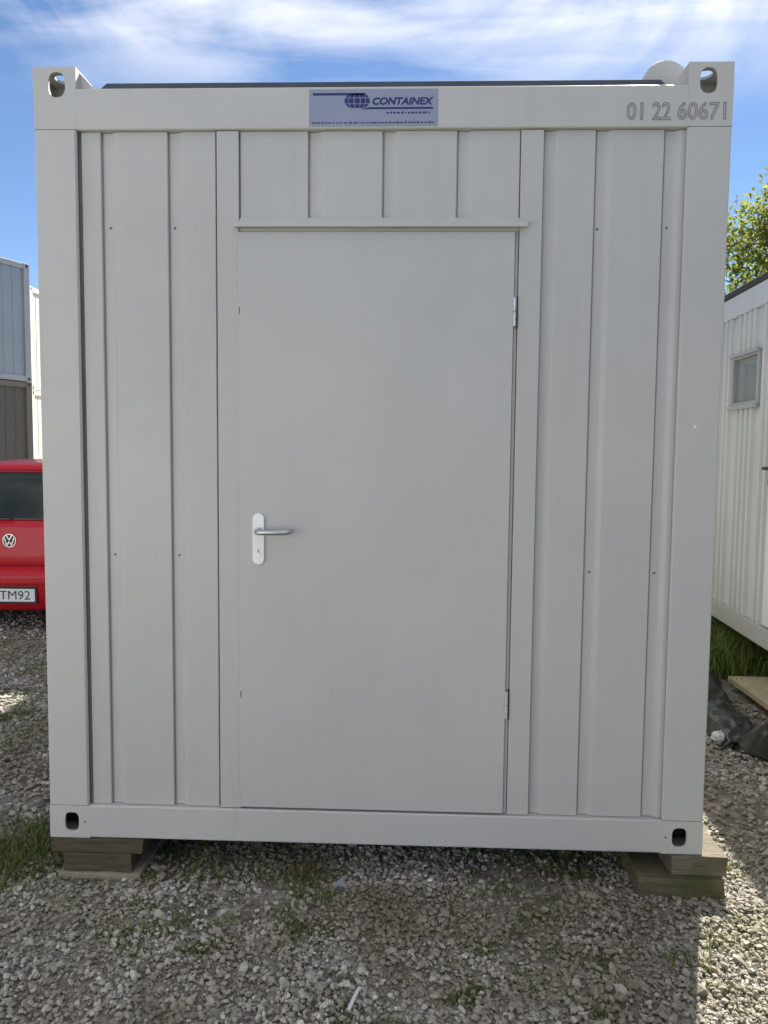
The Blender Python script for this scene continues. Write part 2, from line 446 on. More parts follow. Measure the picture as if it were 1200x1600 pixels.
for x, y in ((0.33, -0.60), (0.30, -0.62), (0.36, -0.58), (-0.55, -0.42), (-0.48, -0.38), (-0.85, -0.35)): sp.append((x, y, 0.030, 0.022, 260, 0.006, 0.020))
for x, y in ((1.28, -0.78), (1.36, -0.70), (-2.25, 1.78), (-2.32, 1.7)): sp.append((x, y, 0.05, 0.04, 160, 0.015, 0.05))
grass('grass', sp, 'thin green weeds and grass growing among the crushed stone', M['grass'])
sp = [(2.5, 3.45, 0.22, 0.30, 3000, 0.10, 0.32), (2.35, 3.15, 0.10, 0.12, 700, 0.08, 0.24), (2.6, 4.4, 0.25, 0.5, 2500, 0.12, 0.38), (2.15, 3.6, 0.2, 0.4, 1500, 0.05, 0.2)]
M['tall_grass'] = grass_material('tall_grass_blades', (0.07, 0.13, 0.015), (0.19, 0.27, 0.05))
grass('tall_grass', sp, 'tall dark green grass growing along the white hut', M['tall_grass'])

# ------------------------------------------------------------------ the office container
Z0 = 0.155; ZT = 2.960; HW = 1.2175; LEN = 6.058
ct = empty('office_container', (0, LEN/2, Z0), label='large light grey office container with a closed door, filling the picture', cat='container')
RAIL_T, RAIL_B = 2.745, 0.281
PW = 0.150   # corner post face width
RX = 1.065
# corner castings: hollow blocks with oval holes
def casting(name, sx, front, top):
    m = MB(); t = 0.010
    x0, x1 = (RX, HW) if sx > 0 else (-HW, -RX)
    ya = 0.0 if front else LEN-0.16
    yb = ya+0.16
    z0, z1 = (RAIL_T+0.002, ZT) if top else (Z0, RAIL_B-0.002)
    if top: hz = 2.899
    else: hz = 0.217
    hx = sx*(1.133)
    rx, rz = (0.030, 0.043) if top else (0.027, 0.036)
    if front:
        m.holeplate(x0, x1, z0, z1, ya, t, hx, hz, rx, rz, p=2.6 if top else 3.2)
    else:
        m.holeplate(x0, x1, z0, z1, yb-t, t, hx, hz, rx, rz, p=2.6)
    # outer side plate with hole
    xs = x1-t if sx > 0 else x0
    if top: m.holeplate(ya+t, yb-t, z0, z1, 0, t, (ya+yb)/2, hz, 0.036, 0.040, M3=lambda q: (xs+q[1], q[0], q[2]))
    else: m.box(xs, xs+t, ya+t, yb-t, z0, z1)
    # inner side plate
    xi = x0 if sx > 0 else x1-t
    m.box(xi, xi+t, ya+t, yb-t, z0, z1)
    # back plate towards the middle of the container
    if front: m.box(x0+t, x1-t, yb-t, yb, z0, z1)
    else: m.box(x0+t, x1-t, ya, ya+t, z0, z1)
    if top:
        m.holeplate(x0+t, x1-t, ya+t, yb-t, 0, t, (x0+x1)/2, (ya+yb)/2, 0.03, 0.036, M3=lambda q: (q[0], q[2], z1-t+q[1]))
        m.box(x0+t, x1-t, ya+t, yb-t, z0, z0+t)
    else:
        m.box(x0+t, x1-t, ya+t, yb-t, z0, z0+t)
        m.box(x0+t, x1-t, ya+t, yb-t, z1-t, z1)
    o = m.build('corner_casting', M['frame'], ct)
    if not top:
        MB().box(x0+t+.001, x1-t-.001, ya+t+.095 if front else ya+t+.001, yb-t-.001 if front else yb-t-.03, z0+t+.001, z1-t-.001).build('casting_hollow_shade', M['dark'], o)  # dark box inside paints the deep shade behind the oval hole
    if top:
        # sloping gusset behind the rail
        g_ = MB(); xa = RX if sx > 0 else -RX
        if front:
            g_.prism([(xa, ZT-0.006), (xa-sx*0.062, 2.889), (xa, 2.889)] if sx < 0 else [(xa, 2.889), (xa, ZT-0.006), (xa-0.062, 2.889)], 0.035, 0.055, 'y')
            g_.build('gusset', M['frame'], o)
    return o
for top in (1, 0):
    for front in (1, 0):
        for sx in (-1, 1): casting('corner_casting', sx, front, top)
# rails: rounded profiles along x (front and back) and along y (sides)
def rail_x(y0, y1, z0, z1): MB().prism(rrect(y0, y1, z0, z1, 0.006), -RX+0.0002, RX-0.0002, 'x').build('rail', M['frame'], ct, smooth=False)
rail_x(0.0002, 0.10, RAIL_T, 2.886); rail_x(0.0002, 0.12, Z0+0.001, RAIL_B)
rail_x(LEN-0.1, LEN-0.001, RAIL_T, 2.886); rail_x(LEN-0.12, LEN-0.001, Z0+0.001, RAIL_B)
for sx in (-1, 1):
    xa, xb = sorted((sx*HW-sx*0.002, sx*(HW-0.10)))
    MB().prism([(p[0], p[1]) for p in rrect(xa, xb, RAIL_T, 2.886, 0.007)], 0.162, LEN-0.162, 'y').build('rail', M['frame'], ct)
    MB().prism([(p[0], p[1]) for p in rrect(xa, xb, Z0+0.001, RAIL_B, 0.007)], 0.162, LEN-0.162, 'y').build('rail', M['frame'], ct)
    # posts: bent sheet, L in plan
    for front in (1, 0):
        f = (lambda y: y) if front else (lambda y: LEN-y)
        o_, i_ = sx*HW-sx*0.0003, sx*(HW-PW)
        pts = [(o_-sx*0.005, 0.0004), (i_+sx*0.006, 0.0004), (i_, 0.0075), (i_, 0.012), (i_+sx*0.02, 0.014), (i_+sx*0.02, 0.075), (o_-sx*0.06, 0.075), (o_-sx*0.06, 0.16), (o_, 0.16), (o_, 0.0055), (o_-sx*0.0015, 0.002)]
        pts = [(p[0], f(p[1])) for p in pts]
        MB().prism(pts, RAIL_B, RAIL_T, 'z').build('corner_post', M['frame'], ct)
# front cladding: sheets pressed with vertical grooves
PY, GD = 0.020, 0.012
def sheet(name, x0, x1, z0, z1, grooves, yb=0.045, mat=None):
    p = [(x0, yb), (x0, PY+0.002), (x0+0.002, PY)]
    if grooves[0][0] is None:          # the sheet starts inside a groove beside the door jamb
        b = grooves[0][1]; grooves = grooves[1:]
        p = [(x0, yb), (x0, PY+GD), (b-0.012, PY+GD), (b-0.008, PY+GD-0.0015), (b+0.003, PY+0.0012), (b+0.007, PY)]
    for (a, b) in grooves:
        p += [(a-0.003, PY), (a-0.0005, PY+0.002), (a, PY+0.0165), (a+0.0042, PY+0.0165), (a+0.005, PY+GD), (b-0.012, PY+GD), (b-0.008, PY+GD-0.0015), (b+0.003, PY+0.0012), (b+0.007, PY)]
    p += [(x1-0.002, PY), (x1, PY+0.002), (x1, yb)]
    return MB().prism(p, z0, z1, 'z').build(name, mat or M['clad'], ct)
sheet('cladding_sheet', -1.0580, -0.5755, RAIL_B+0.002, RAIL_T-0.002, [(-0.987, -0.9405), (-0.747, -0.699)])
sheet('cladding_sheet', -0.4875, 0.4985, 2.432, RAIL_T-0.002, [(-0.245, -0.196), (0.018, 0.0655), (0.279, 0.3263)])
sheet('cladding_sheet', 0.5840, 1.0740, RAIL_B+0.002, RAIL_T-0.002, [(None, 0.6224), (0.7603, 0.8107), (0.996, 1.046)])
# core wall behind the sheets (interior panel)
MB().box(-1.10, 1.10, 0.047, 0.12, RAIL_B+0.001, RAIL_T-0.001).build('inner_wall', M['seal'], ct)
MB().box(-1.084, -1.0605, 0.024, 0.0465, RAIL_B+0.002, RAIL_T-0.002).build('seal', M['seal'], ct)
# door frame and door
MB().prism(rrect(-0.5695, -0.4905, 0.010, 0.046, 0.003), RAIL_B+0.003, RAIL_T-0.003, 'z').build('door_jamb', M['clad'], ct)
MB().prism(rrect(0.5012, 0.5800, 0.011, 0.046, 0.003), RAIL_B+0.003, RAIL_T-0.003, 'z').build('door_jamb', M['clad'], ct)
MB().box(-0.4900, 0.5005, 0.016, 0.046, 2.398, 2.4315).build('door_head', M['clad'], ct)
MB().box(0.4885, 0.4985, 0.019, 0.046, RAIL_B+0.004, 2.397).build('door_rebate', M['frame'], ct)
dr = MB().prism(rrect(-0.494, 0.4855, 0.0055, 0.0075, 0.0008), 0.290, 2.394, 'z')
dr.prism(rrect(-0.486, 0.485, 0.0074, 0.044, 0.002), 0.290, 2.394, 'z')
door = dr.build('door', M['door'], ct)
# drip rail above the door
MB().prism([(-0.014, 2.406), (0.0195, 2.412), (0.0195, 2.445), (0.016, 2.445), (0.013, 2.432), (-0.018, 2.424), (-0.018, 2.406)], -0.506, 0.527, 'x').build('drip_rail', M['frame'], ct, bevel=0.0012)
# hinges
for zc, x in ((2.118, 0.4895), (0.700, 0.4895)):
    h = MB().tube([(x, 0.004, zc-0.050), (x, 0.004, zc-0.001)], 0.006, 12).tube([(x, 0.004, zc+0.001), (x, 0.004, zc+0.050)], 0.006, 12)
    h.build('hinge', M['galv'] if zc > 1 else M['frame'], door, smooth=False)
    MB().box(x+0.0065, x+0.011, 0.0085, 0.0205, zc-0.056, zc+0.056).build('hinge_leaf', M['dark_rubber'], door)
# small keeper marks on the lock edge of the door
for zc in (2.12, 0.72):
    MB().box(-0.4905, -0.4875, 0.0040, 0.0056, zc-0.012, zc+0.012).build('keeper_slot', M['roof_trim'], door)
# handle
def capsule(x0, x1, z0, z1, n=10):
    r = (x1-x0)/2; cx_ = (x0+x1)/2; p = []
    for k in range(n+1):
        a = math.pi+math.pi*k/n; p.append((cx_+r*math.cos(a), z0+r+r*math.sin(a)))
    for k in range(n+1):
        a = math.pi*k/n; p.append((cx_+r*math.cos(a), z1-r+r*math.sin(a)))
    return p
hp = MB().prism(capsule(-0.4425, -0.4000, 1.206, 1.394), -0.0050, 0.0050, 'y').build('handle_plate', M['white_alu'], door, bevel=0.002)
pts = [(-0.4215, -0.004, 1.329), (-0.4215, -0.028, 1.329), (-0.4185, -0.042, 1.329), (-0.411, -0.052, 1.329), (-0.397, -0.056, 1.329), (-0.345, -0.056, 1.3295), (-0.320, -0.055, 1.330), (-0.307, -0.050, 1.331), (-0.299, -0.040, 1.332), (-0.295, -0.028, 1.333)]
MB().tube(pts, [0.010]*4+[0.0098]*4+[0.0092, 0.0085], 14).build('lever', M['lever'], door, smooth=True)
MB().tube([(-0.4215, -0.0050, 1.329), (-0.4215, -0.010, 1.329)], 0.015, 20).build('lever_rosette', M['lever'], door, smooth=False)
MB().prism(capsule(-0.4290, -0.4140, 1.236, 1.270), -0.0072, -0.0051, 'y').build('lock_cylinder', M['white_alu'], door)
MB().prism(capsule(-0.4245, -0.4185, 1.250, 1.264, 6), -0.0080, -0.0071, 'y').build('keyhole', M['brass'], door)
# rivets
for (x, z) in ((-0.960, 2.414), (-0.726, 2.414), (0.776, 2.410), (1.017, 2.414), (-0.963, 1.232), (-0.722, 1.232), (0.783, 1.192), (1.017, 1.192)):
    m = MB(); y = PY+GD
    m.tube([(x, y, z), (x, y-0.0016, z)], [0.0045, 0.0026], 10)
    m.build('rivet', M['roof_trim'], ct)
for (x, z) in ((-0.650, 2.420), (-0.810, 1.235)):
    MB().tube([(x, PY, z), (x, PY-0.0012, z)], [0.006, 0.004], 10).build('rivet', M['frame'], ct)
for sx in (-1, 1):
    MB().tube([(sx*1.083, 0.0012, 0.217), (sx*1.083, -0.0004, 0.217)], 0.0035, 10).build('screw_and_glint', M['dark'], ct)
MB().tube([(1.132, 0.0015, 1.720), (1.132, -0.002, 1.720)], [0.006, 0.003], 12).build('screw_and_glint', M['white_alu'], ct)  # white dot painted for a sparkle on the right post
# roof
MB().prism([(-1.025, 2.887), (-0.975, 2.926), (0.985, 2.926), (1.03, 2.887)][::-1], 0.055, LEN-0.055, 'y').build('roof_sheet', M['roof_trim'], ct)
MB().box(-HW+0.1, HW-0.1, 0.102, LEN-0.102, 2.80, 2.884).build('roof_core', M['frame'], ct)
# round cap plate standing behind the rail beside the right-hand casting
m = MB()
ring = [(1.040+0.084*math.cos(2*math.pi*k/40), 2.965+0.084*math.sin(2*math.pi*k/40)) for k in range(40)]
m.prism(ring, 0.175, 0.245, 'y'); m.build('round_cap', M['frame'], ct, bevel=0.006)
# floor and side/back walls
MB().box(-HW+0.1, HW-0.1, 0.122, LEN-0.122, 0.175, 0.275).build('floor_pan', M['dark_rubber'], ct)
def corr(u0, u1, pitch=0.26, gw=0.05, d=0.014):
    p = []; u = u0
    while u < u1-pitch*0.6:
        p += [(u, 0), (u+pitch-gw-0.004, 0), (u+pitch-gw, d), (u+pitch-0.012, d)]; u += pitch
    p += [(u, 0), (u1, 0)]
    return p
for sx in (-1, 1):
    pr = corr(0.165, LEN-0.165)
    poly = [(sx*(1.185-v), u) for u, v in pr]+[(sx*1.14, LEN-0.165), (sx*1.14, 0.165)]
    MB().prism(poly, RAIL_B+0.001, RAIL_T-0.001, 'z').build('cladding_sheet', M['clad'], ct)
pr = corr(-1.06, 1.06)
poly = [(u, LEN-0.06-v) for u, v in pr]+[(1.06, LEN-0.11), (-1.06, LEN-0.11)]
MB().prism(poly, RAIL_B+0.002, RAIL_T-0.002, 'z').build('cladding_sheet', M['clad'], ct)
# maker's plate on the top rail
sg = MB().box(-0.240, 0.208, -0.0018, 0.0012, 2.7515, 2.8765).build('name_plate', M['sign'], ct, bevel=0.0006)
Y_ = -0.0022
def flat(name, poly, mat, y=Y_):
    return MB().prism(poly, y, y+0.0004, 'y').build(name, mat, sg)
flat('printed_bar', [(-0.228, 2.8635), (-0.225, 2.8555), (-0.050, 2.8555), (-0.040, 2.8635)], M['navy'])
# globe: dark rounded tiles with light gaps between them
gx, gz, ga, gb = -0.072, 2.837, 0.044, 0.0245
def globe_cell(u0, u1, v0, v1, n=6):
    p = []
    def E(u, v): 
        zz_ = gb*math.sin(v); c = math.cos(v)**0.6
        return (gx+ga*math.sin(u)*c, gz+zz_)
    for k in range(n+1): p.append(E(u0+(u1-u0)*k/n, v0))
    for k in range(1, n+1): p.append(E(u1, v0+(v1-v0)*k/n))
    for k in range(1, n+1): p.append(E(u1+(u0-u1)*k/n, v1))
    for k in range(1, n): p.append(E(u0, v1+(v0-v1)*k/n))
    return p
US = [-1.57, -0.75, -0.25, 0.25, 0.75, 1.57]; VS = [-1.45, -0.42, 0.42, 1.45]
for i in range(5):
    for j in range(3):
        flat('printed_globe', globe_cell(US[i]+0.03, US[i+1]-0.03, VS[j]+0.05, VS[j+1]-0.05), M['navy'])
flat('printed_bar', [(-0.060, 2.8085), (0.190, 2.8085), (0.193, 2.8155), (-0.030, 2.8155)], M['navy'])
text_mesh('printed_name', 'CONTAINEX', M['navy'], sg, (-0.019, Y_, 2.8225), 0.036, shear=0.22, offset=0.0015, extrude=0.0002, fit=(0.213, 0.026))
# two lines of print too small to read
x = 0.03
while x < 0.18:
    wd = random.uniform(0.004, 0.011); flat('small_print', [(x, 2.7935), (x+wd, 2.7935), (x+wd, 2.7935+random.uniform(.005, .008)), (x, 2.799)], M['navy']); x += wd+random.uniform(0.0015, 0.005)
x = -0.23
while x < 0.19:
    wd = random.uniform(0.004, 0.013); flat('small_print', [(x, 2.7605), (x+wd, 2.7605), (x+wd, 2.7605+random.uniform(.004, .008)), (x, 2.766)], M['smallprint']); x += wd+random.uniform(0.0012, 0.006)
# raised weld-bead numerals
for body, xa, wd in (('01', 0.857, 0.056), ('22', 0.944, 0.063), ('60671', 1.030, 0.164)):
    text_mesh('embossed_number', body, M['bead'], ct, (xa, -0.0012, 2.768), 0.075, outline=0.0013, fit=(wd, 0.060), rot=(math.pi/2, 0, 0))

# ------------------------------------------------------------------ blocks carrying the container
def block(name, b, mat, label, cat, rz=0.0, jit=0.008, group=None):
    x0, x1, y0, y1, z0, z1 = b
    me = bpy.data.meshes.new(name); bm = bmesh.new()
    bmesh.ops.create_cube(bm, size=1)
    bmesh.ops.subdivide_edges(bm, edges=bm.edges, cuts=5, use_grid_fill=True)
    for v in bm.verts:
        v.co = Vector((v.co.x*(x1-x0), v.co.y*(y1-y0), (v.co.z+0.5)*(z1-z0)))
        nn = mnoise.noise_vector(v.co*14+Vector((x0*9, y0*7, z0*31)))
        k = Vector((nn.x*jit, nn.y*jit, nn.z*jit*0.25)); v.co += k
    bm.to_mesh(me); bm.free()
    o = link(name, me, mat, None, ((x0+x1)/2, (y0+y1)/2, z0), bevel=0.003)
    o.rotation_euler.z = rz
    return tag(o, label, cat, group)
block('timber_plank', (-1.212, -0.862, -0.006, 0.40, 0.100, 0.153), M['wood_brown'], 'dark brown plank, topmost under the container\'s left corner', 'plank')
block('timber_block', (-1.165, -0.905, -0.012, 0.42, 0.030, 0.0985), M['wood_brown'], 'brown timber block between the plank and the concrete slab', 'timber block')
block('concrete_slab', (-1.180, -0.870, -0.022, 0.42, -0.010, 0.0285), M['concrete'], 'thin pale concrete slab lying on the gravel under brown timbers', 'slab')
block('timber_block', (0.990, 1.300, -0.035, 0.62, -0.006, 0.078), M['wood_moss'], 'wide mossy timber lying on the gravel under the container\'s right corner', 'timber block', rz=math.radians(-1.5))
block('timber_block', (1.100, 1.305, -0.012, 0.40, 0.080, 0.153), M['wood_grey'], 'short grey brown timber wedged directly beneath the container\'s right corner', 'timber block', rz=math.radians(1))
# rear supports
block('timber_block', (-1.20, -0.88, LEN-0.4, LEN, -0.005, 0.153), M['wood_brown'], 'timber under the container\'s left back corner', 'timber block')
block('timber_block', (0.88, 1.20, LEN-0.4, LEN, -0.005, 0.153), M['wood_brown'], 'timber under the container\'s right back corner', 'timber block')

# ------------------------------------------------------------------ white hut on the right
M['hut'] = paint('white_hut_sheet', (0.565, 0.585, 0.575), 0.5, 0.06, 0.1, dirt=(0.33, 0.33, 0.22), dirt_amt=0.7)
M['hut_trim'] = paint('white_hut_trim', (0.72, 0.73, 0.74), 0.45, 0.04, 0.1, dirt_amt=0.2)
M['win_grey'] = paint('grey_window_frame', (0.36, 0.38, 0.39), 0.5, 0.06, 0.1, dirt_amt=0.4)
M['hut_fascia'] = paint('grey_white_hut_fascia', (0.57, 0.59, 0.60), 0.5, 0.06, 0.1, dirt_amt=0.35)
M['hut_base'] = paint('grey_hut_base', (0.42, 0.43, 0.41), 0.6, 0.08, 0.1, dirt_amt=0.5)
M['roofing'] = plain('dark_roofing', (0.045, 0.042, 0.04), 0.85, 0, 0.4, 20, 0.6, 40)
def glass_mat(name, tint, rough=0.03):
    m, n, l, b = new_mat(name)
    b.inputs['Base Color'].default_value = rgba(tint); b.inputs['Roughness'].default_value = rough
    b.inputs['Specular IOR Level'].default_value = 0.9; b.inputs['Coat Weight'].default_value = 0.5; b.inputs['Coat Roughness'].default_value = 0.02
    t = tex_noise(n, l, 1.2, 2); bump(n, l, b, t.outputs['Fac'], 0.12, 0.02)
    return m
M['glass_hut'] = glass_mat('window_glass', (0.20, 0.24, 0.24))
HA = math.radians(-2.8)
hut = empty('site_hut', (2.49-3.1*0.0489, 0.9-3.1, 0.0), HA, 'white ribbed site hut with a small window, right of the container', 'hut')
HLn, HWd, HB, HT = 9.1, 2.5, 0.30, 2.83  # near end lengthened out of view to darken the container front's right side
def hpart(mb_, name, mat, parent=None, **kw): return mb_.build(name, mat, parent or hut, world=False, **kw)
# ribbed long wall facing the container: x=0 plane, ribs proud towards -x
WIN = (5.16, 5.66, 2.005, 2.345); DOOR = (3.94, 4.89)
def ribs(y0, y1, z0, z1, name='ribbed_sheet', flip=False, xo=0.0):
    pitch = 0.100; p = []; k = math.ceil(y0/pitch-1e-6); 
    p.append((xo, y0))
    y = k*pitch
    while y+pitch <= y1+1e-6:
        p += [(xo, y+0.022), (xo-0.024, y+0.032), (xo-0.024, y+0.068), (xo, y+0.078)]; y += pitch
    p.append((xo, y1)); p += [(xo+0.05, y1), (xo+0.05, y0)]
    hpart(MB().prism(p, z0, z1, 'z'), name, M['hut'])
ZS0, ZS1 = HB+0.14, HT-0.165
ribs(0.06, DOOR[0], ZS0, ZS1)
ribs(DOOR[1], WIN[0]-0.03, ZS0, ZS1)
ribs(WIN[0]-0.03, WIN[1]+0.03, ZS0, WIN[2]-0.03); ribs(WIN[0]-0.03, WIN[1]+0.03, WIN[3]+0.03, ZS1)
ribs(WIN[1]+0.03, HLn-0.06, ZS0, ZS1)
# other walls, base rail, fascia, posts, roof
hpart(MB().box(0.05, HWd-0.02, 0.02, HLn-0.02, HB+0.05, HT-0.05), 'hut_core', M['hut'])
hpart(MB().box(-0.026, HWd, 0.0, HLn, HB, ZS0-0.002), 'base_rail', M['hut_base'], bevel=0.006)
hpart(MB().box(-0.028, HWd, 0.0, HLn, ZS1+0.002, HT), 'fascia', M['hut_fascia'], bevel=0.006)
for y in (0.0, HLn-0.06): hpart(MB().box(-0.024, 0.06, y-0.004, y+0.064, ZS0-0.001, ZS1+0.001), 'corner_post', M['hut_trim'], bevel=0.004)
hpart(MB().box(-0.035, HWd+0.04, -0.04, HLn+0.04, HT+0.003, HT+0.055), 'roof', M['roofing'], bevel=0.01)
# window: frame, recess, pane, sill
wf = MB(); a, b_, c, d = WIN
wf.box(-0.022, 0.048, a-0.029, a+0.008, c-0.029, d+0.029).box(-0.022, 0.048, b_-0.008, b_+0.029, c-0.029, d+0.029).box(-0.0215, 0.048, a+0.0085, b_-0.0085, d-0.006, d+0.0285).box(-0.0215, 0.048, a+0.0085, b_-0.0085, c-0.0285, c+0.008)
wn = hpart(wf, 'window', M['win_grey'], bevel=0.003)
MB().box(0.004, 0.010, a+0.009, b_-0.009, c+0.009, d-0.007).build('pane', M['glass_hut'], wn, world=False)
MB().box(-0.045, -0.0225, a-0.04, b_+0.04, c-0.045, c-0.018).build('sill', M['win_grey'], wn, world=False)
MB().box(-0.040, -0.0225, a-0.04, b_+0.04, d+0.012, d+0.034).build('drip_cap', M['win_grey'], wn, world=False)
# door
dd = hpart(MB().box(-0.018, 0.049, DOOR[0]+0.006, DOOR[1]-0.006, ZS0+0.01, 2.45), 'door', M['hut_trim'], bevel=0.004)
ribs(DOOR[0]+0.001, DOOR[1]-0.001, 2.456, ZS1)
hl = MB().tube([(-0.018, 4.835, 1.53), (-0.070, 4.835, 1.53), (-0.075, 4.825, 1.53), (-0.075, 4.72, 1.53)], 0.011, 10)
hl.build('lever', M['dark_rubber'], dd, world=False)
MB().box(-0.028, -0.019, 4.81, 4.86, 1.42, 1.58).build('handle_plate', M['dark_rubber'], dd, world=False)
# feet
for y in (0.2, 2.4, 4.65, 6.7, 8.9):
    for x in (0.05, HWd-0.35): hpart(MB().box(x, x+0.3, y-0.1, y+0.1, -0.02, HB-0.001), 'support_foot', M['concrete'], bevel=0.006)

# ------------------------------------------------------------------ pale board, dark tarpaulin bundle, litter
o = block('board', (2.34, 2.95, 1.70, 2.66, 0.05, 0.088), M['pale_board'], 'pale yellowish board lying on the ground beside the white hut', 'board', jit=0.002)
M['tarp'] = plain('dark_plastic_sheet', (0.024, 0.026, 0.019), 0.5, 0, 0.35, 9, 0.4, 25, spec=0.25)
def tarp(name, path, wd, ht, label):
    """a crumpled sheet lying over a long low heap along path"""
    nu, nv = 60, 36; V = []; F = []
    p0, p1 = Vector(path[0]), Vector(path[1]); dirv = (p1-p0); n_ = Vector((-dirv.y, dirv.x, 0)).normalized()
    for i in range(nu+1):
        u = i/nu
        for j in range(nv+1):
            v = j/nv*2-1
            c = p0+dirv*u+n_*(v*wd*(1+0.12*math.sin(u*9)))
            e = min(u, 1-u)*6; e = min(1, e)
            prof = max(0, 1-abs(v)**3.0)
            h = ht*prof*(0.35+0.65*e)*(1+0.25*math.sin(u*5+1))
            q = Vector((c.x*9, c.y*9, 3.3))
            nz = mnoise.ridged_multi_fractal(q*0.9, 1.0, 2.1, 5, 1.0, 2.0)*0.016+mnoise.noise(q*2.6)*0.014-0.012
            lat = mnoise.noise_vector(q*1.2)*0.02
            V.append((c.x+lat.x, c.y+lat.y, max(0.012, h+nz*(0.4+prof)))); 
    for i in range(nu):
        for j in range(nv):
            k = i*(nv+1)+j; F.append((k, k+nv+1, k+nv+2, k+1))
    me_ = MB(); me_.add(V, F)
    o_ = me_.build(name, M['tarp'], smooth=True)
    s_ = o_.modifiers.new('thickness', 'SOLIDIFY'); s_.thickness = 0.003; s_.offset = -1
    return tag(o_, label, 'tarpaulin')
tarp('tarpaulin', ((2.13, 2.80, 0), (1.98, 1.45, 0)), 0.13, 0.125, 'long dark olive grey tarpaulin bundle lying between the container and the white hut')
tarp('tarpaulin', ((2.03, 1.55, 0), (2.36, 1.12, 0)), 0.15, 0.13, 'black crumpled plastic sheet at the near end of the tarpaulin bundle')
def crumple(name, loc, r, mat, label, cat, flat_=1.0, seed=0):
    bm = bmesh.new(); bmesh.ops.create_icosphere(bm, subdivisions=3, radius=r)
    for v in bm.verts:
        k = 1+0.35*mnoise.noise(v.co*(2.2/r)+Vector((seed, 0, 0)))+0.15*mnoise.noise(v.co*(6/r))
        v.co *= k; v.co.z *= flat_
    me = bpy.data.meshes.new(name); bm.to_mesh(me); bm.free()
    return tag(link(name, me, mat, None, loc), label, cat)
crumple('paper_cup', (1.865, 1.56, 0.045), 0.036, M['paper'], 'crumpled white paper litter on the gravel beside the dark tarpaulin', 'litter', 0.9)
o = MB().prism([(-0.142, -0.070), (-0.092, -0.074), (-0.098, -0.022)], 0.040, 0.042, 'z').build('plastic_scrap', M['paper_grey']); o.rotation_euler = (math.radians(14), math.radians(-6), 0)
tag(o, 'pale lilac triangular scrap on the gravel in front of the container', 'litter')
o = MB().prism([(-0.030, -0.725), (-0.020, -0.728), (0.000, -0.645), (0.006, -0.632), (-0.004, -0.630), (-0.012, -0.650)], 0.040, 0.044, 'z').build('plastic_strip', M['paper'])
tag(o, 'thin white plastic strip on the gravel at the bottom of the picture', 'litter')

# ------------------------------------------------------------------ stacked containers in the left background
M['blue_grey'] = paint('blue_grey_paint', (0.25, 0.29, 0.35), 0.35, 0.08, 0.3, dirt_amt=0.4)
M['drab'] = paint('drab_grey_paint', (0.085, 0.08, 0.072), 0.6, 0.08, 0.2, dirt_amt=0.4)
M['cream'] = paint('cream_white_paint', (0.66, 0.62, 0.54), 0.5, 0.06, 0.2, dirt=(0.22, 0.12, 0.06), dirt_amt=0.7)
M['rail_grey'] = paint('blue_grey_rail_paint', (0.30, 0.32, 0.36), 0.5, 0.1, 0.2, dirt=(0.2, 0.11, 0.06), dirt_amt=0.6)
M['rail_drab'] = paint('drab_rail_paint', (0.13, 0.12, 0.105), 0.6, 0.1, 0.2, dirt=(0.2, 0.11, 0.06), dirt_amt=0.6)
def far_container(loc, rz, mat, rmat, height, label, length=6.058, width=2.435):
    """local frame: long side facing +x lies in the plane x=0, from y=-length to y=0"""
    r = empty('storage_container', loc, rz, label, 'container', 'stacked containers in the background')
    H = height; W = width
    P = lambda m_, nm, mt, **kw: m_.build(nm, mt, r, world=False, **kw)
    for x in (-0.16, -W):
        for y in (-0.16, -length):
            P(MB().box(x, x+0.16, y, y+0.16, 0.11, H-0.11), 'corner_post', rmat, bevel=0.006)
            for z in (0.0, H-0.108):
                k = P(MB().box(x-0.003, x+0.163, y-0.003, y+0.163, z, z+0.108), 'corner_casting', rmat, bevel=0.006)
                m_ = MB(); hx = 0.0035+x+0.16 if x > -1 else x-0.0055
                m_.prism([(y+0.08+0.03*math.cos(t*math.pi/8), z+0.054+0.04*math.sin(t*math.pi/8)) for t in range(16)], hx, hx+0.002, 'x')
                m_.build('casting_hole_shade', M['dark'], k, world=False)  # flat dark disc, painted shade in place of an open hole
    for z in (0.002, H-0.125):
        for x in (-0.10, -W+0.005): P(MB().box(x, x+0.095, -length+0.165, -0.165, z, z+0.123), 'rail', rmat, bevel=0.008)
        for y in (-0.10, -length+0.005): P(MB().box(-W+0.168, -0.168, y, y+0.095, z, z+0.123), 'rail', rmat, bevel=0.008)
    pr = corr(-length+0.165, -0.165)
    P(MB().prism([(-0.045-v, u) for u, v in pr]+[(-0.09, -0.165), (-0.09, -length+0.165)], 0.127, H-0.127, 'z'), 'cladding_sheet', mat)
    P(MB().box(-W+0.04, -W+0.08, -length+0.165, -0.165, 0.127, H-0.127), 'cladding_sheet', mat)
    for y in (-0.08, -length+0.04): P(MB().box(-W+0.17, -0.17, y, y+0.04, 0.127, H-0.127), 'cladding_sheet', mat)
    P(MB().box(-W+0.11, -0.11, -length+0.11, -0.11, H-0.09, H-0.004), 'roof_sheet', mat)
    P(MB().box(-W+0.11, -0.11, -length+0.11, -0.11, 0.04, 0.11), 'floor_pan', M['dark_rubber'])
    return r
def at_px(px, py, d):
    """a point seen at pixel (px, py) of the 1200x1600 photograph, d metres along the view axis"""
    return Vector((CX, CY, CZ))+d*(fw+(px-600)/1250*r2-(py-800)/1250*u2)
c1 = at_px(46, 430, 17.9); A1 = math.radians(-21)
far_container((c1.x, c1.y, 0.28), A1, M['drab'], M['rail_drab'], 2.80, 'dark drab container at the bottom of the left stack, behind the red car')
far_container((c1.x, c1.y, 3.095), A1, M['blue_grey'], M['rail_grey'], 2.60, 'blue grey container on top of the left stack, above the red car')
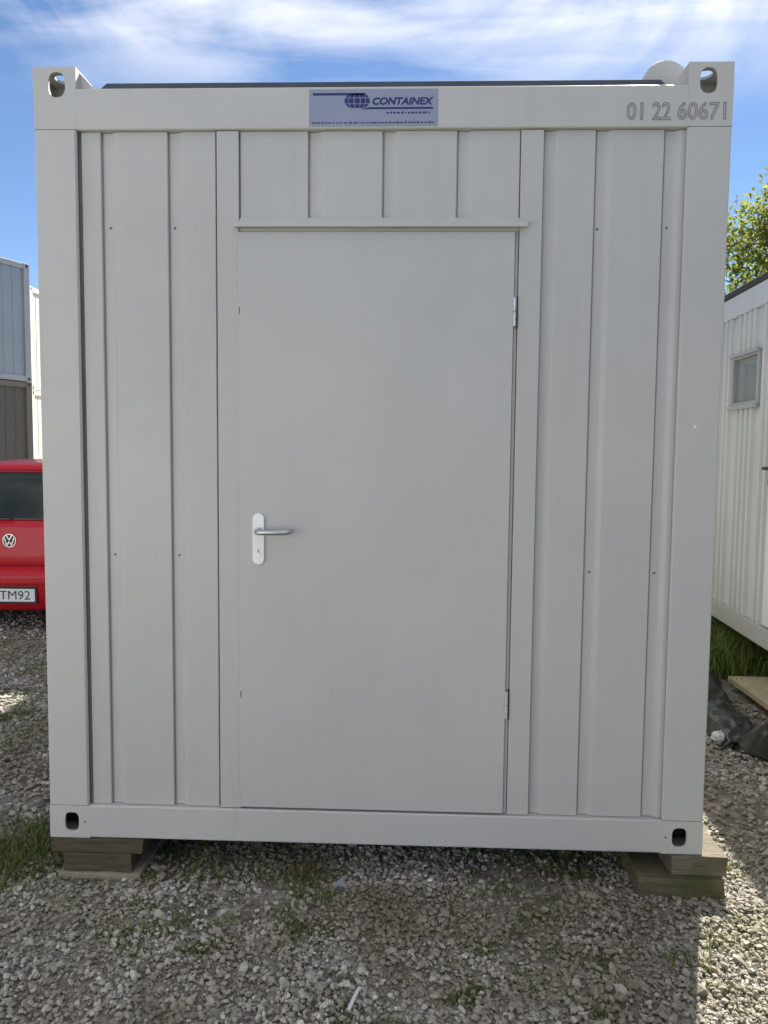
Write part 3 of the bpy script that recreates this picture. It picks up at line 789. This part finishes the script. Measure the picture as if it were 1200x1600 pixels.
c2 = at_px(46, 450, 20.2)
far_container((c2.x, c2.y+6.058, 0.28), 0, M['cream'], M['cream'], 2.80, 'sunlit cream container at the bottom of the far stack')
far_container((c2.x, c2.y+6.058, 3.09), 0, M['cream'], M['cream'], 2.60, 'sunlit cream container on top of the far stack')
# unseen stack added behind the office container so its shadow covers the car
for z, lab in ((0.15, 'unseen grey container added for its shadow, on the ground close behind the office container'), (2.96, 'unseen grey container added for its shadow, stacked on another behind the office container')):
    far_container((1.3, 8.35, z), math.radians(-90), M['clad'], M['frame'], 2.80, lab)

# unseen container added behind the viewer's left shoulder to bounce sun onto the front
na = math.atan2(0.83, 0.56)
far_container((-7.3, -2.75, 0.15), na, M['hut_trim'], M['hut_trim'], 2.80, 'unseen white container added to bounce sunlight, left of and behind the photographer')

# ------------------------------------------------------------------ red car
M['red'] = plain('red_car_paint', (0.50, 0.008, 0.020), 0.40, 0.0, 0.05, 3, spec=0.25, coat=0.25)
M['glass_car'] = glass_mat('car_glass', (0.010, 0.018, 0.015), 0.02)
M['glass_car'].node_tree.nodes['Principled BSDF'].inputs['Coat Weight'].default_value = 0.0
M['glass_car'].node_tree.nodes['Principled BSDF'].inputs['Specular IOR Level'].default_value = 0.5
M['tyre'] = plain('tyre_rubber', (0.025, 0.025, 0.025), 0.8)
M['rim'] = plain('alloy_rim', (0.5, 0.5, 0.52), 0.35, 0.9)
M['chrome'] = plain('chrome', (0.75, 0.76, 0.78), 0.12, 1.0, 0.04)
M['tail'] = plain('tail_lamp_red', (0.35, 0.01, 0.012), 0.12, coat=1)
M['plate'] = plain('plate_white', (0.78, 0.78, 0.76), 0.4, 0, 0.03)
M['black'] = plain('plate_black', (0.015, 0.015, 0.015), 0.5)
M['lamp'] = plain('head_lamp', (0.7, 0.72, 0.74), 0.1, 0.3, coat=1)
car = empty('parked_car', (-3.42, 3.98, 0.0), math.radians(2.0), 'red hatchback parked with its rear to the viewer, left of the container', 'car')
# centre-line profile (y forward, z up) from rear skirt over the roof to the front skirt
prof = [(0.10, 0.17), (0.01, 0.19), (-0.03, 0.28), (-0.05, 0.40), (-0.055, 0.475), (-0.045, 0.515), (0.010, 0.555), (0.040, 0.575), (0.035, 0.61), (0.035, 0.68), (0.05, 0.80), (0.06, 0.90), (0.07, 0.94), (0.10, 0.975),
        (0.19, 1.13), (0.29, 1.30), (0.355, 1.395), (0.345, 1.42), (0.36, 1.455), (0.42, 1.478), (0.60, 1.495), (0.95, 1.512), (1.4, 1.50), (1.85, 1.46), (2.10, 1.41), (2.35, 1.29), (2.70, 1.10), (2.95, 0.98), (3.15, 0.93), (3.5, 0.88), (3.85, 0.80), (4.02, 0.70), (4.09, 0.58), (4.12, 0.45), (4.11, 0.30), (4.05, 0.20)]
def dens(p, n=3):
    o_ = []
    for i in range(len(p)-1):
        p0 = p[max(i-1, 0)]; p1 = p[i]; p2 = p[i+1]; p3 = p[min(i+2, len(p)-1)]
        for k in range(n):
            t = k/n
            o_.append(tuple(0.5*((2*b)+(-a+c)*t+(2*a-5*b+4*c-d)*t*t+(-a+3*b-3*c+d)*t**3) for a, b, c, d in zip(p0, p1, p2, p3)))
    return o_+[p[-1]]
PR = dens(prof, 3)
def halfw(y, z):
    w0 = 0.845
    if z > 0.92: w0 -= 0.42*(z-0.92)**1.05
    if z < 0.45: w0 -= 0.10*(0.45-z)/0.25*0.5
    e = max(0, (0.5-y)/0.5) if y < 0.5 else max(0, (y-3.4)/0.8)
    return w0-0.085*min(1.2, e)**2
def top_pt(i, s, off=0.0):
    """surface point of the centre strip: index into PR (float), s in -1..1"""
    i0 = int(min(len(PR)-2, max(0, math.floor(i)))); f = i-i0
    y = PR[i0][0]*(1-f)+PR[i0+1][0]*f; z = PR[i0][1]*(1-f)+PR[i0+1][1]*f
    ty = PR[i0+1][0]-PR[i0][0]; tz = PR[i0+1][1]-PR[i0][1]; ln = math.hypot(ty, tz) or 1
    ny, nz = -tz/ln, ty/ln
    hw = halfw(y, z)
    drop = abs(s)**3.2
    cur = 0.09 if (y < 0.9 or y > 3.2) else 0.06
    yy = y-ny*cur*drop*1.0+ny*off; zz_ = z-nz*0.055*drop+nz*off
    return (s*hw, yy, zz_)
ns = 24
V = []; F = []
for i in range(len(PR)):
    for j in range(ns+1): V.append(top_pt(i, j/ns*2-1))
for i in range(len(PR)-1):
    for j in range(ns):
        k = i*(ns+1)+j; F.append((k, k+1, k+ns+2, k+ns+1))
body = MB().add(V, F)
# sides: outline with wheel arches
WHEELS = (0.72, 3.28)
for sx in (-1, 1):
    edge = [top_pt(i, sx) for i in range(len(PR))]
    poly = [(p[1], p[2]) for p in edge]
    poly.append((3.28+0.36, 0.20))
    for wy in reversed(WHEELS):
        for k in range(13):
            a = math.pi*k/12; poly.append((wy+0.35*math.cos(a), 0.20+0.43*math.sin(a)))
    bm = bmesh.new()
    vs = [bm.verts.new((0, y, z)) for y, z in poly]; f = bm.faces.new(vs)
    bmesh.ops.triangulate(bm, faces=[f])
    for zc in (0.3, 0.4, 0.55, 0.7, 0.85, 0.95, 1.05, 1.15, 1.25, 1.35, 1.42):
        bmesh.ops.bisect_plane(bm, geom=bm.verts[:]+bm.edges[:]+bm.faces[:], plane_co=(0, 0, zc), plane_no=(0, 0, 1))
    for yc in (0.1, 0.25, 0.5, 1.0, 1.6, 2.2, 2.8, 3.4, 3.6, 3.8, 4.0):
        bmesh.ops.bisect_plane(bm, geom=bm.verts[:]+bm.edges[:]+bm.faces[:], plane_co=(0, yc, 0), plane_no=(0, 1, 0))
    for v in bm.verts: v.co.x = sx*halfw(v.co.y, v.co.z)
    bm.verts.index_update()
    body.add([v.co[:] for v in bm.verts], [[v.index for v in q.verts] for q in bm.faces]); bm.free()
cb = body.build('body', M['red'], car, world=False, smooth=True)
bm = bmesh.new(); bm.from_mesh(cb.data); bmesh.ops.remove_doubles(bm, verts=bm.verts, dist=0.002); bmesh.ops.recalc_face_normals(bm, faces=bm.faces); bm.to_mesh(cb.data); bm.free()
cb.data.shade_smooth()
try: cb.data.set_sharp_from_angle(angle=math.radians(38))
except Exception: pass
def patch(name, i0, i1, s0, s1, mat, parent, off=0.004, nu=16, nv=16, taper=0.0):
    V = []; F = []
    for a in range(nu+1):
        for b in range(nv+1):
            u = a/nu; q = s0+(s1-s0)*b/nv
            q *= 1-taper*u
            V.append(top_pt(i0+(i1-i0)*u, q, off))
    for a in range(nu):
        for b in range(nv):
            k = a*(nv+1)+b; F.append((k, k+1, k+nv+2, k+nv+1))
    o_ = MB().add(V, F).build(name, mat, parent, world=False, smooth=True)
    so = o_.modifiers.new('thickness', 'SOLIDIFY'); so.thickness = 0.004; so.offset = 0
    return o_
iz = lambda z, lo=0, hi=53: min(range(lo, hi), key=lambda i: abs(PR[i][1]-z))
patch('rear_window', iz(0.985), iz(1.385), -0.86, 0.86, M['glass_car'], car, taper=0.06)
i_f0 = min(range(60, len(PR)), key=lambda i: abs(PR[i][0]-2.12)); i_f1 = min(range(60, len(PR)), key=lambda i: abs(PR[i][0]-2.88))
patch('windscreen', i_f0, i_f1, -0.9, 0.9, M['glass_car'], car)
patch('tailgate_gap', iz(0.572), iz(0.580), -0.80, 0.80, M['dark'], car, 0.002, 3)
patch('bumper_crease', iz(0.44), iz(0.455), -0.93, 0.93, M['red'], car, 0.007, 4, 24)
for s0, s1 in ((-0.97, -0.74), (0.74, 0.97)):
    patch('tail_light', iz(0.66), iz(0.98), s0, s1, M['tail'], car, 0.006)
    patch('headlight', len(PR)-15, len(PR)-11, s0*0.95, s1*0.95, M['lamp'], car, 0.006)
# badge: disc, ring and letters V over W
badge_y, badge_z = top_pt(iz(0.80), 0)[1:]
bz = 0.80; by = badge_y-0.006
bd = MB().tube([(0, by+0.006, bz), (0, by-0.004, bz)], 0.060, 36).build('badge', M['chrome'], car, world=False)
MB().tube([(0, by-0.004, bz), (0, by-0.0052, bz)], 0.052, 36).build('badge_field', M['black'], bd, world=False)
def stroke(p, q, wd=0.009):
    a, b = Vector((p[0], p[1])), Vector((q[0], q[1])); n_ = (b-a).normalized(); n_ = Vector((-n_.y, n_.x))*wd/2
    return [tuple(a+n_), tuple(a-n_), tuple(b-n_), tuple(b+n_)]
def lay(p): return (p[0], bz+p[1])
for p, q in (((-0.024, 0.046), (-0.001, 0.006)), ((0.024, 0.046), (0.001, 0.006)), ((-0.043, 0.026), (-0.020, -0.042)), ((-0.020, -0.042), (0, -0.006)), ((0, -0.006), (0.020, -0.042)), ((0.020, -0.042), (0.043, 0.026))):
    MB().prism([lay(t) for t in stroke(p, q)], by-0.0075, by-0.0053, 'y').build('badge_letter', M['chrome'], bd, world=False)
# number plate on the bumper
ply = -0.062; plz = 0.332
pl = MB().prism([(p[0], p[1]) for p in rrect(-0.26, 0.26, plz-0.056, plz+0.056, 0.008)], ply-0.002, ply+0.004, 'y').build('number_plate', M['plate'], car, world=False)
tm = text_mesh('plate_text', 'STM92', M['black'], None, (0, 0, 0), 0.1, fit=(0.318, 0.078), extrude=0.0003)
tm.parent = pl; tm.location = (-0.098, ply-0.0028, plz-0.038); tm.rotation_euler = (math.pi/2, 0, 0)
MB().prism(rrect(-0.275, 0.275, plz-0.075, plz+0.075, 0.01), ply+0.0045, ply+0.012, 'y').build('plate_holder', M['black'], car, world=False)
# wiper, wheels, side glass
MB().tube([(0.0, 0.085, 0.99), (-0.02, 0.075, 1.01), (-0.36, 0.085, 1.02)], [0.012, 0.008, 0.004], 8).build('wiper', M['black'], car, world=False)
for wy in WHEELS:
    for sx in (-1, 1):
        xo = sx*0.80
        tw = MB(); R0 = 0.305
        rr_ = [(0.19, 0.0), (0.27, 0.0), (0.30, 0.02), (R0, 0.05), (R0, 0.14), (0.30, 0.17), (0.27, 0.19), (0.19, 0.19)]
        n_ = 32; V = []; F = []
        for k in range(n_):
            a = 2*math.pi*k/n_
            for (r_, d_) in rr_: V.append((xo-sx*d_, wy+r_*math.cos(a), R0+r_*math.sin(a)))
        q = len(rr_)
        for k in range(n_):
            for j in range(q): F.append((k*q+j, k*q+(j+1) % q, ((k+1) % n_)*q+(j+1) % q, ((k+1) % n_)*q+j))
        wh = tw.add(V, F).build('wheel', M['tyre'], car, world=False, smooth=False)
        rm = MB().tube([(xo-sx*0.03, wy, R0), (xo-sx*0.12, wy, R0)], 0.189, 28)
        for k in range(5):
            a = 2*math.pi*k/5; rm.tube([(xo-sx*0.015, wy, R0), (xo-sx*0.015, wy+0.18*math.cos(a), R0+0.18*math.sin(a))], [0.04, 0.028], 8)
        rm.build('rim', M['rim'], wh, world=False)
for sx in (-1, 1):
    for yy in ([(0.55, 1.03), (1.28, 1.03), (1.28, 1.40), (0.72, 1.385)], [(1.34, 1.03), (2.55, 1.03), (2.05, 1.36), (1.34, 1.40)]):
        bm = bmesh.new(); vs = [bm.verts.new((0, y, z)) for y, z in yy]; bm.faces.new(vs)
        for zc in (1.1, 1.17, 1.24, 1.31): bmesh.ops.bisect_plane(bm, geom=bm.verts[:]+bm.edges[:]+bm.faces[:], plane_co=(0, 0, zc), plane_no=(0, 0, 1))
        for v in bm.verts: v.co.x = sx*(halfw(v.co.y, v.co.z)+0.004)
        bm.verts.index_update()
        MB().add([v.co[:] for v in bm.verts], [[v.index for v in q.verts] for q in bm.faces]).build('side_window', M['glass_car'], car, world=False); bm.free()
    MB().box(sx*0.84-0.02 if sx > 0 else sx*0.84-0.14, sx*0.84+0.14 if sx > 0 else sx*0.84+0.02, 2.35, 2.43, 0.98, 1.11).build('wing_mirror', M['red'], car, world=False, bevel=0.02)

# ------------------------------------------------------------------ trees behind the hut
def leaf_material(name, c1, c2):
    m, n, l, b = new_mat(name)
    a = n.new('ShaderNodeAttribute'); a.attribute_name = 'tone'
    r = ramp_node(n, l, a.outputs['Fac'], [(0, c1), (1, c2)])
    l.new(r.outputs[0], b.inputs['Base Color']); b.inputs['Roughness'].default_value = 0.75; b.inputs['Specular IOR Level'].default_value = 0.12
    tr = n.new('ShaderNodeBsdfTranslucent'); l.new(r.outputs[0], tr.inputs[0])
    mx = n.new('ShaderNodeMixShader'); mx.inputs[0].default_value = 0.5
    o = n['Material Output']; l.new(b.outputs[0], mx.inputs[1]); l.new(tr.outputs[0], mx.inputs[2]); l.new(mx.outputs[0], o.inputs[0])
    return m
M['leaf'] = leaf_material('leaf_green', (0.09, 0.125, 0.025), (0.31, 0.34, 0.095))
M['bark'] = plain('bark', (0.10, 0.08, 0.06), 0.9, 0, 0.3, 10, 0.8, 30)
def tree(loc, height, rad, zc, label, clumps=70, per=150, seed=1):
    rr = random.Random(seed)
    r = empty('leafy_tree', loc, 0, label, 'tree', 'trees behind the white hut')
    tk = MB().tube([(0, 0, -0.1), (0.05, 0.02, height*0.25), (-0.05, 0.05, height*0.5), (0.0, 0.0, height*0.8)], [0.16, 0.13, 0.09, 0.03], 10)
    cl = []
    for _ in range(clumps):
        while True:
            p = Vector((rr.uniform(-1, 1), rr.uniform(-1, 1), rr.uniform(-1, 1)))
            if 0.35 < p.length < 1: break
        p = Vector((p.x*rad, p.y*rad, zc+p.z*(height-zc)))
        cl.append(p)
    for p in cl[::4]:
        st = Vector((0, 0, max(0.5, min(height*0.7, p.z-0.9))))
        mid = st.lerp(p, 0.5)+Vector((0, 0, 0.15))
        tk.tube([st, mid, p], [0.05, 0.03, 0.008], 6)
    tk.build('trunk', M['bark'], r, world=False, smooth=True)
    V = []; F = []; T = []
    for p in cl:
        cr = rr.uniform(0.30, 0.62); tone = rr.uniform(0.1, 0.9)
        for _ in range(per):
            d = Vector((rr.gauss(0, 1), rr.gauss(0, 1), rr.gauss(0, 0.8)))
            d = d.normalized()*cr*rr.random()**0.4
            c = p+d; s = rr.uniform(0.032, 0.066)
            a = Vector((rr.gauss(0, 1), rr.gauss(0, 1), rr.gauss(-0.3, 0.7))).normalized(); b = a.orthogonal().normalized()
            b.rotate(Quaternion(a, rr.uniform(0, 6.28)))
            k = len(V)
            V += [c-a*s, c+b*s*0.5-a*s*0.1, c+a*s, c-b*s*0.5-a*s*0.1]; F.append((k, k+1, k+2, k+3))
            T += [min(1, max(0, tone+rr.uniform(-0.25, 0.25)))]*4
    me = bpy.data.meshes.new('crown'); me.from_pydata([tuple(v) for v in V], [], F)
    at = me.attributes.new('tone', 'FLOAT', 'POINT'); at.data.foreach_set('value', T)
    link('crown', me, M['leaf'], r)
    return r
tree((6.75, 9.6, 0), 6.1, 1.95, 3.9, 'sunlit yellow green tree rising behind the white hut roof', 180, 430, 3)
tree((9.6, 11.5, 0), 7.2, 2.4, 4.2, 'tree farther right behind the white hut, outside the picture', 80, 130, 5)
tree((6.9, 4.2, 0), 6.4, 2.0, 4.0, 'unseen tree added right of the hut to block sky light, nearer than the one in the picture', 70, 110, 12)  # this and the next two: unseen, added to darken the container's right side
tree((6.9, -0.6, 0), 6.6, 2.0, 4.0, 'unseen tree added right of the hut to block sky light, level with the office container front', 70, 110, 14)
tree((6.9, -5.2, 0), 6.2, 2.0, 3.9, 'unseen tree added right of the hut to block sky light, behind the photographer', 70, 110, 16)
tree((4.6, 11.2, 0), 4.9, 1.6, 3.0, 'low leafy tree behind the hut and the office container', 60, 130, 8)

# a row of trees closing the yard far behind, copies of one tree
far = tree((-19.0, 30.0, 0), 6.0, 2.3, 3.4, 'far green tree in the row beyond the stacked containers', 70, 120, 21)
far['group'] = 'far row of trees'
WHERE = ('left of the stacked containers', 'behind the left stack', 'behind the office container, to its left', 'straight behind the office container', 'behind the hut', 'right of the hut', 'well to the right of the hut', 'at the right end of the row')
far['label'] = 'far green tree at the left end of the row closing the yard'
for i, x in enumerate((-13.5, -8.4, -3.1, 2.2, 7.0, 12.4, 17.6, 22.5)):
    c = far.copy(); COL.objects.link(c); c.location = (x, 30.0+1.5*math.sin(i*2.1), 0); c.rotation_euler.z = i*1.3; k = 0.85+0.3*((i*37) % 10)/10; c.scale = (k*1.2, k*1.2, k); c['label'] = 'far green tree closing the yard, '+WHERE[i]
    for ch in far.children:
        d = ch.copy(); COL.objects.link(d); d.parent = c
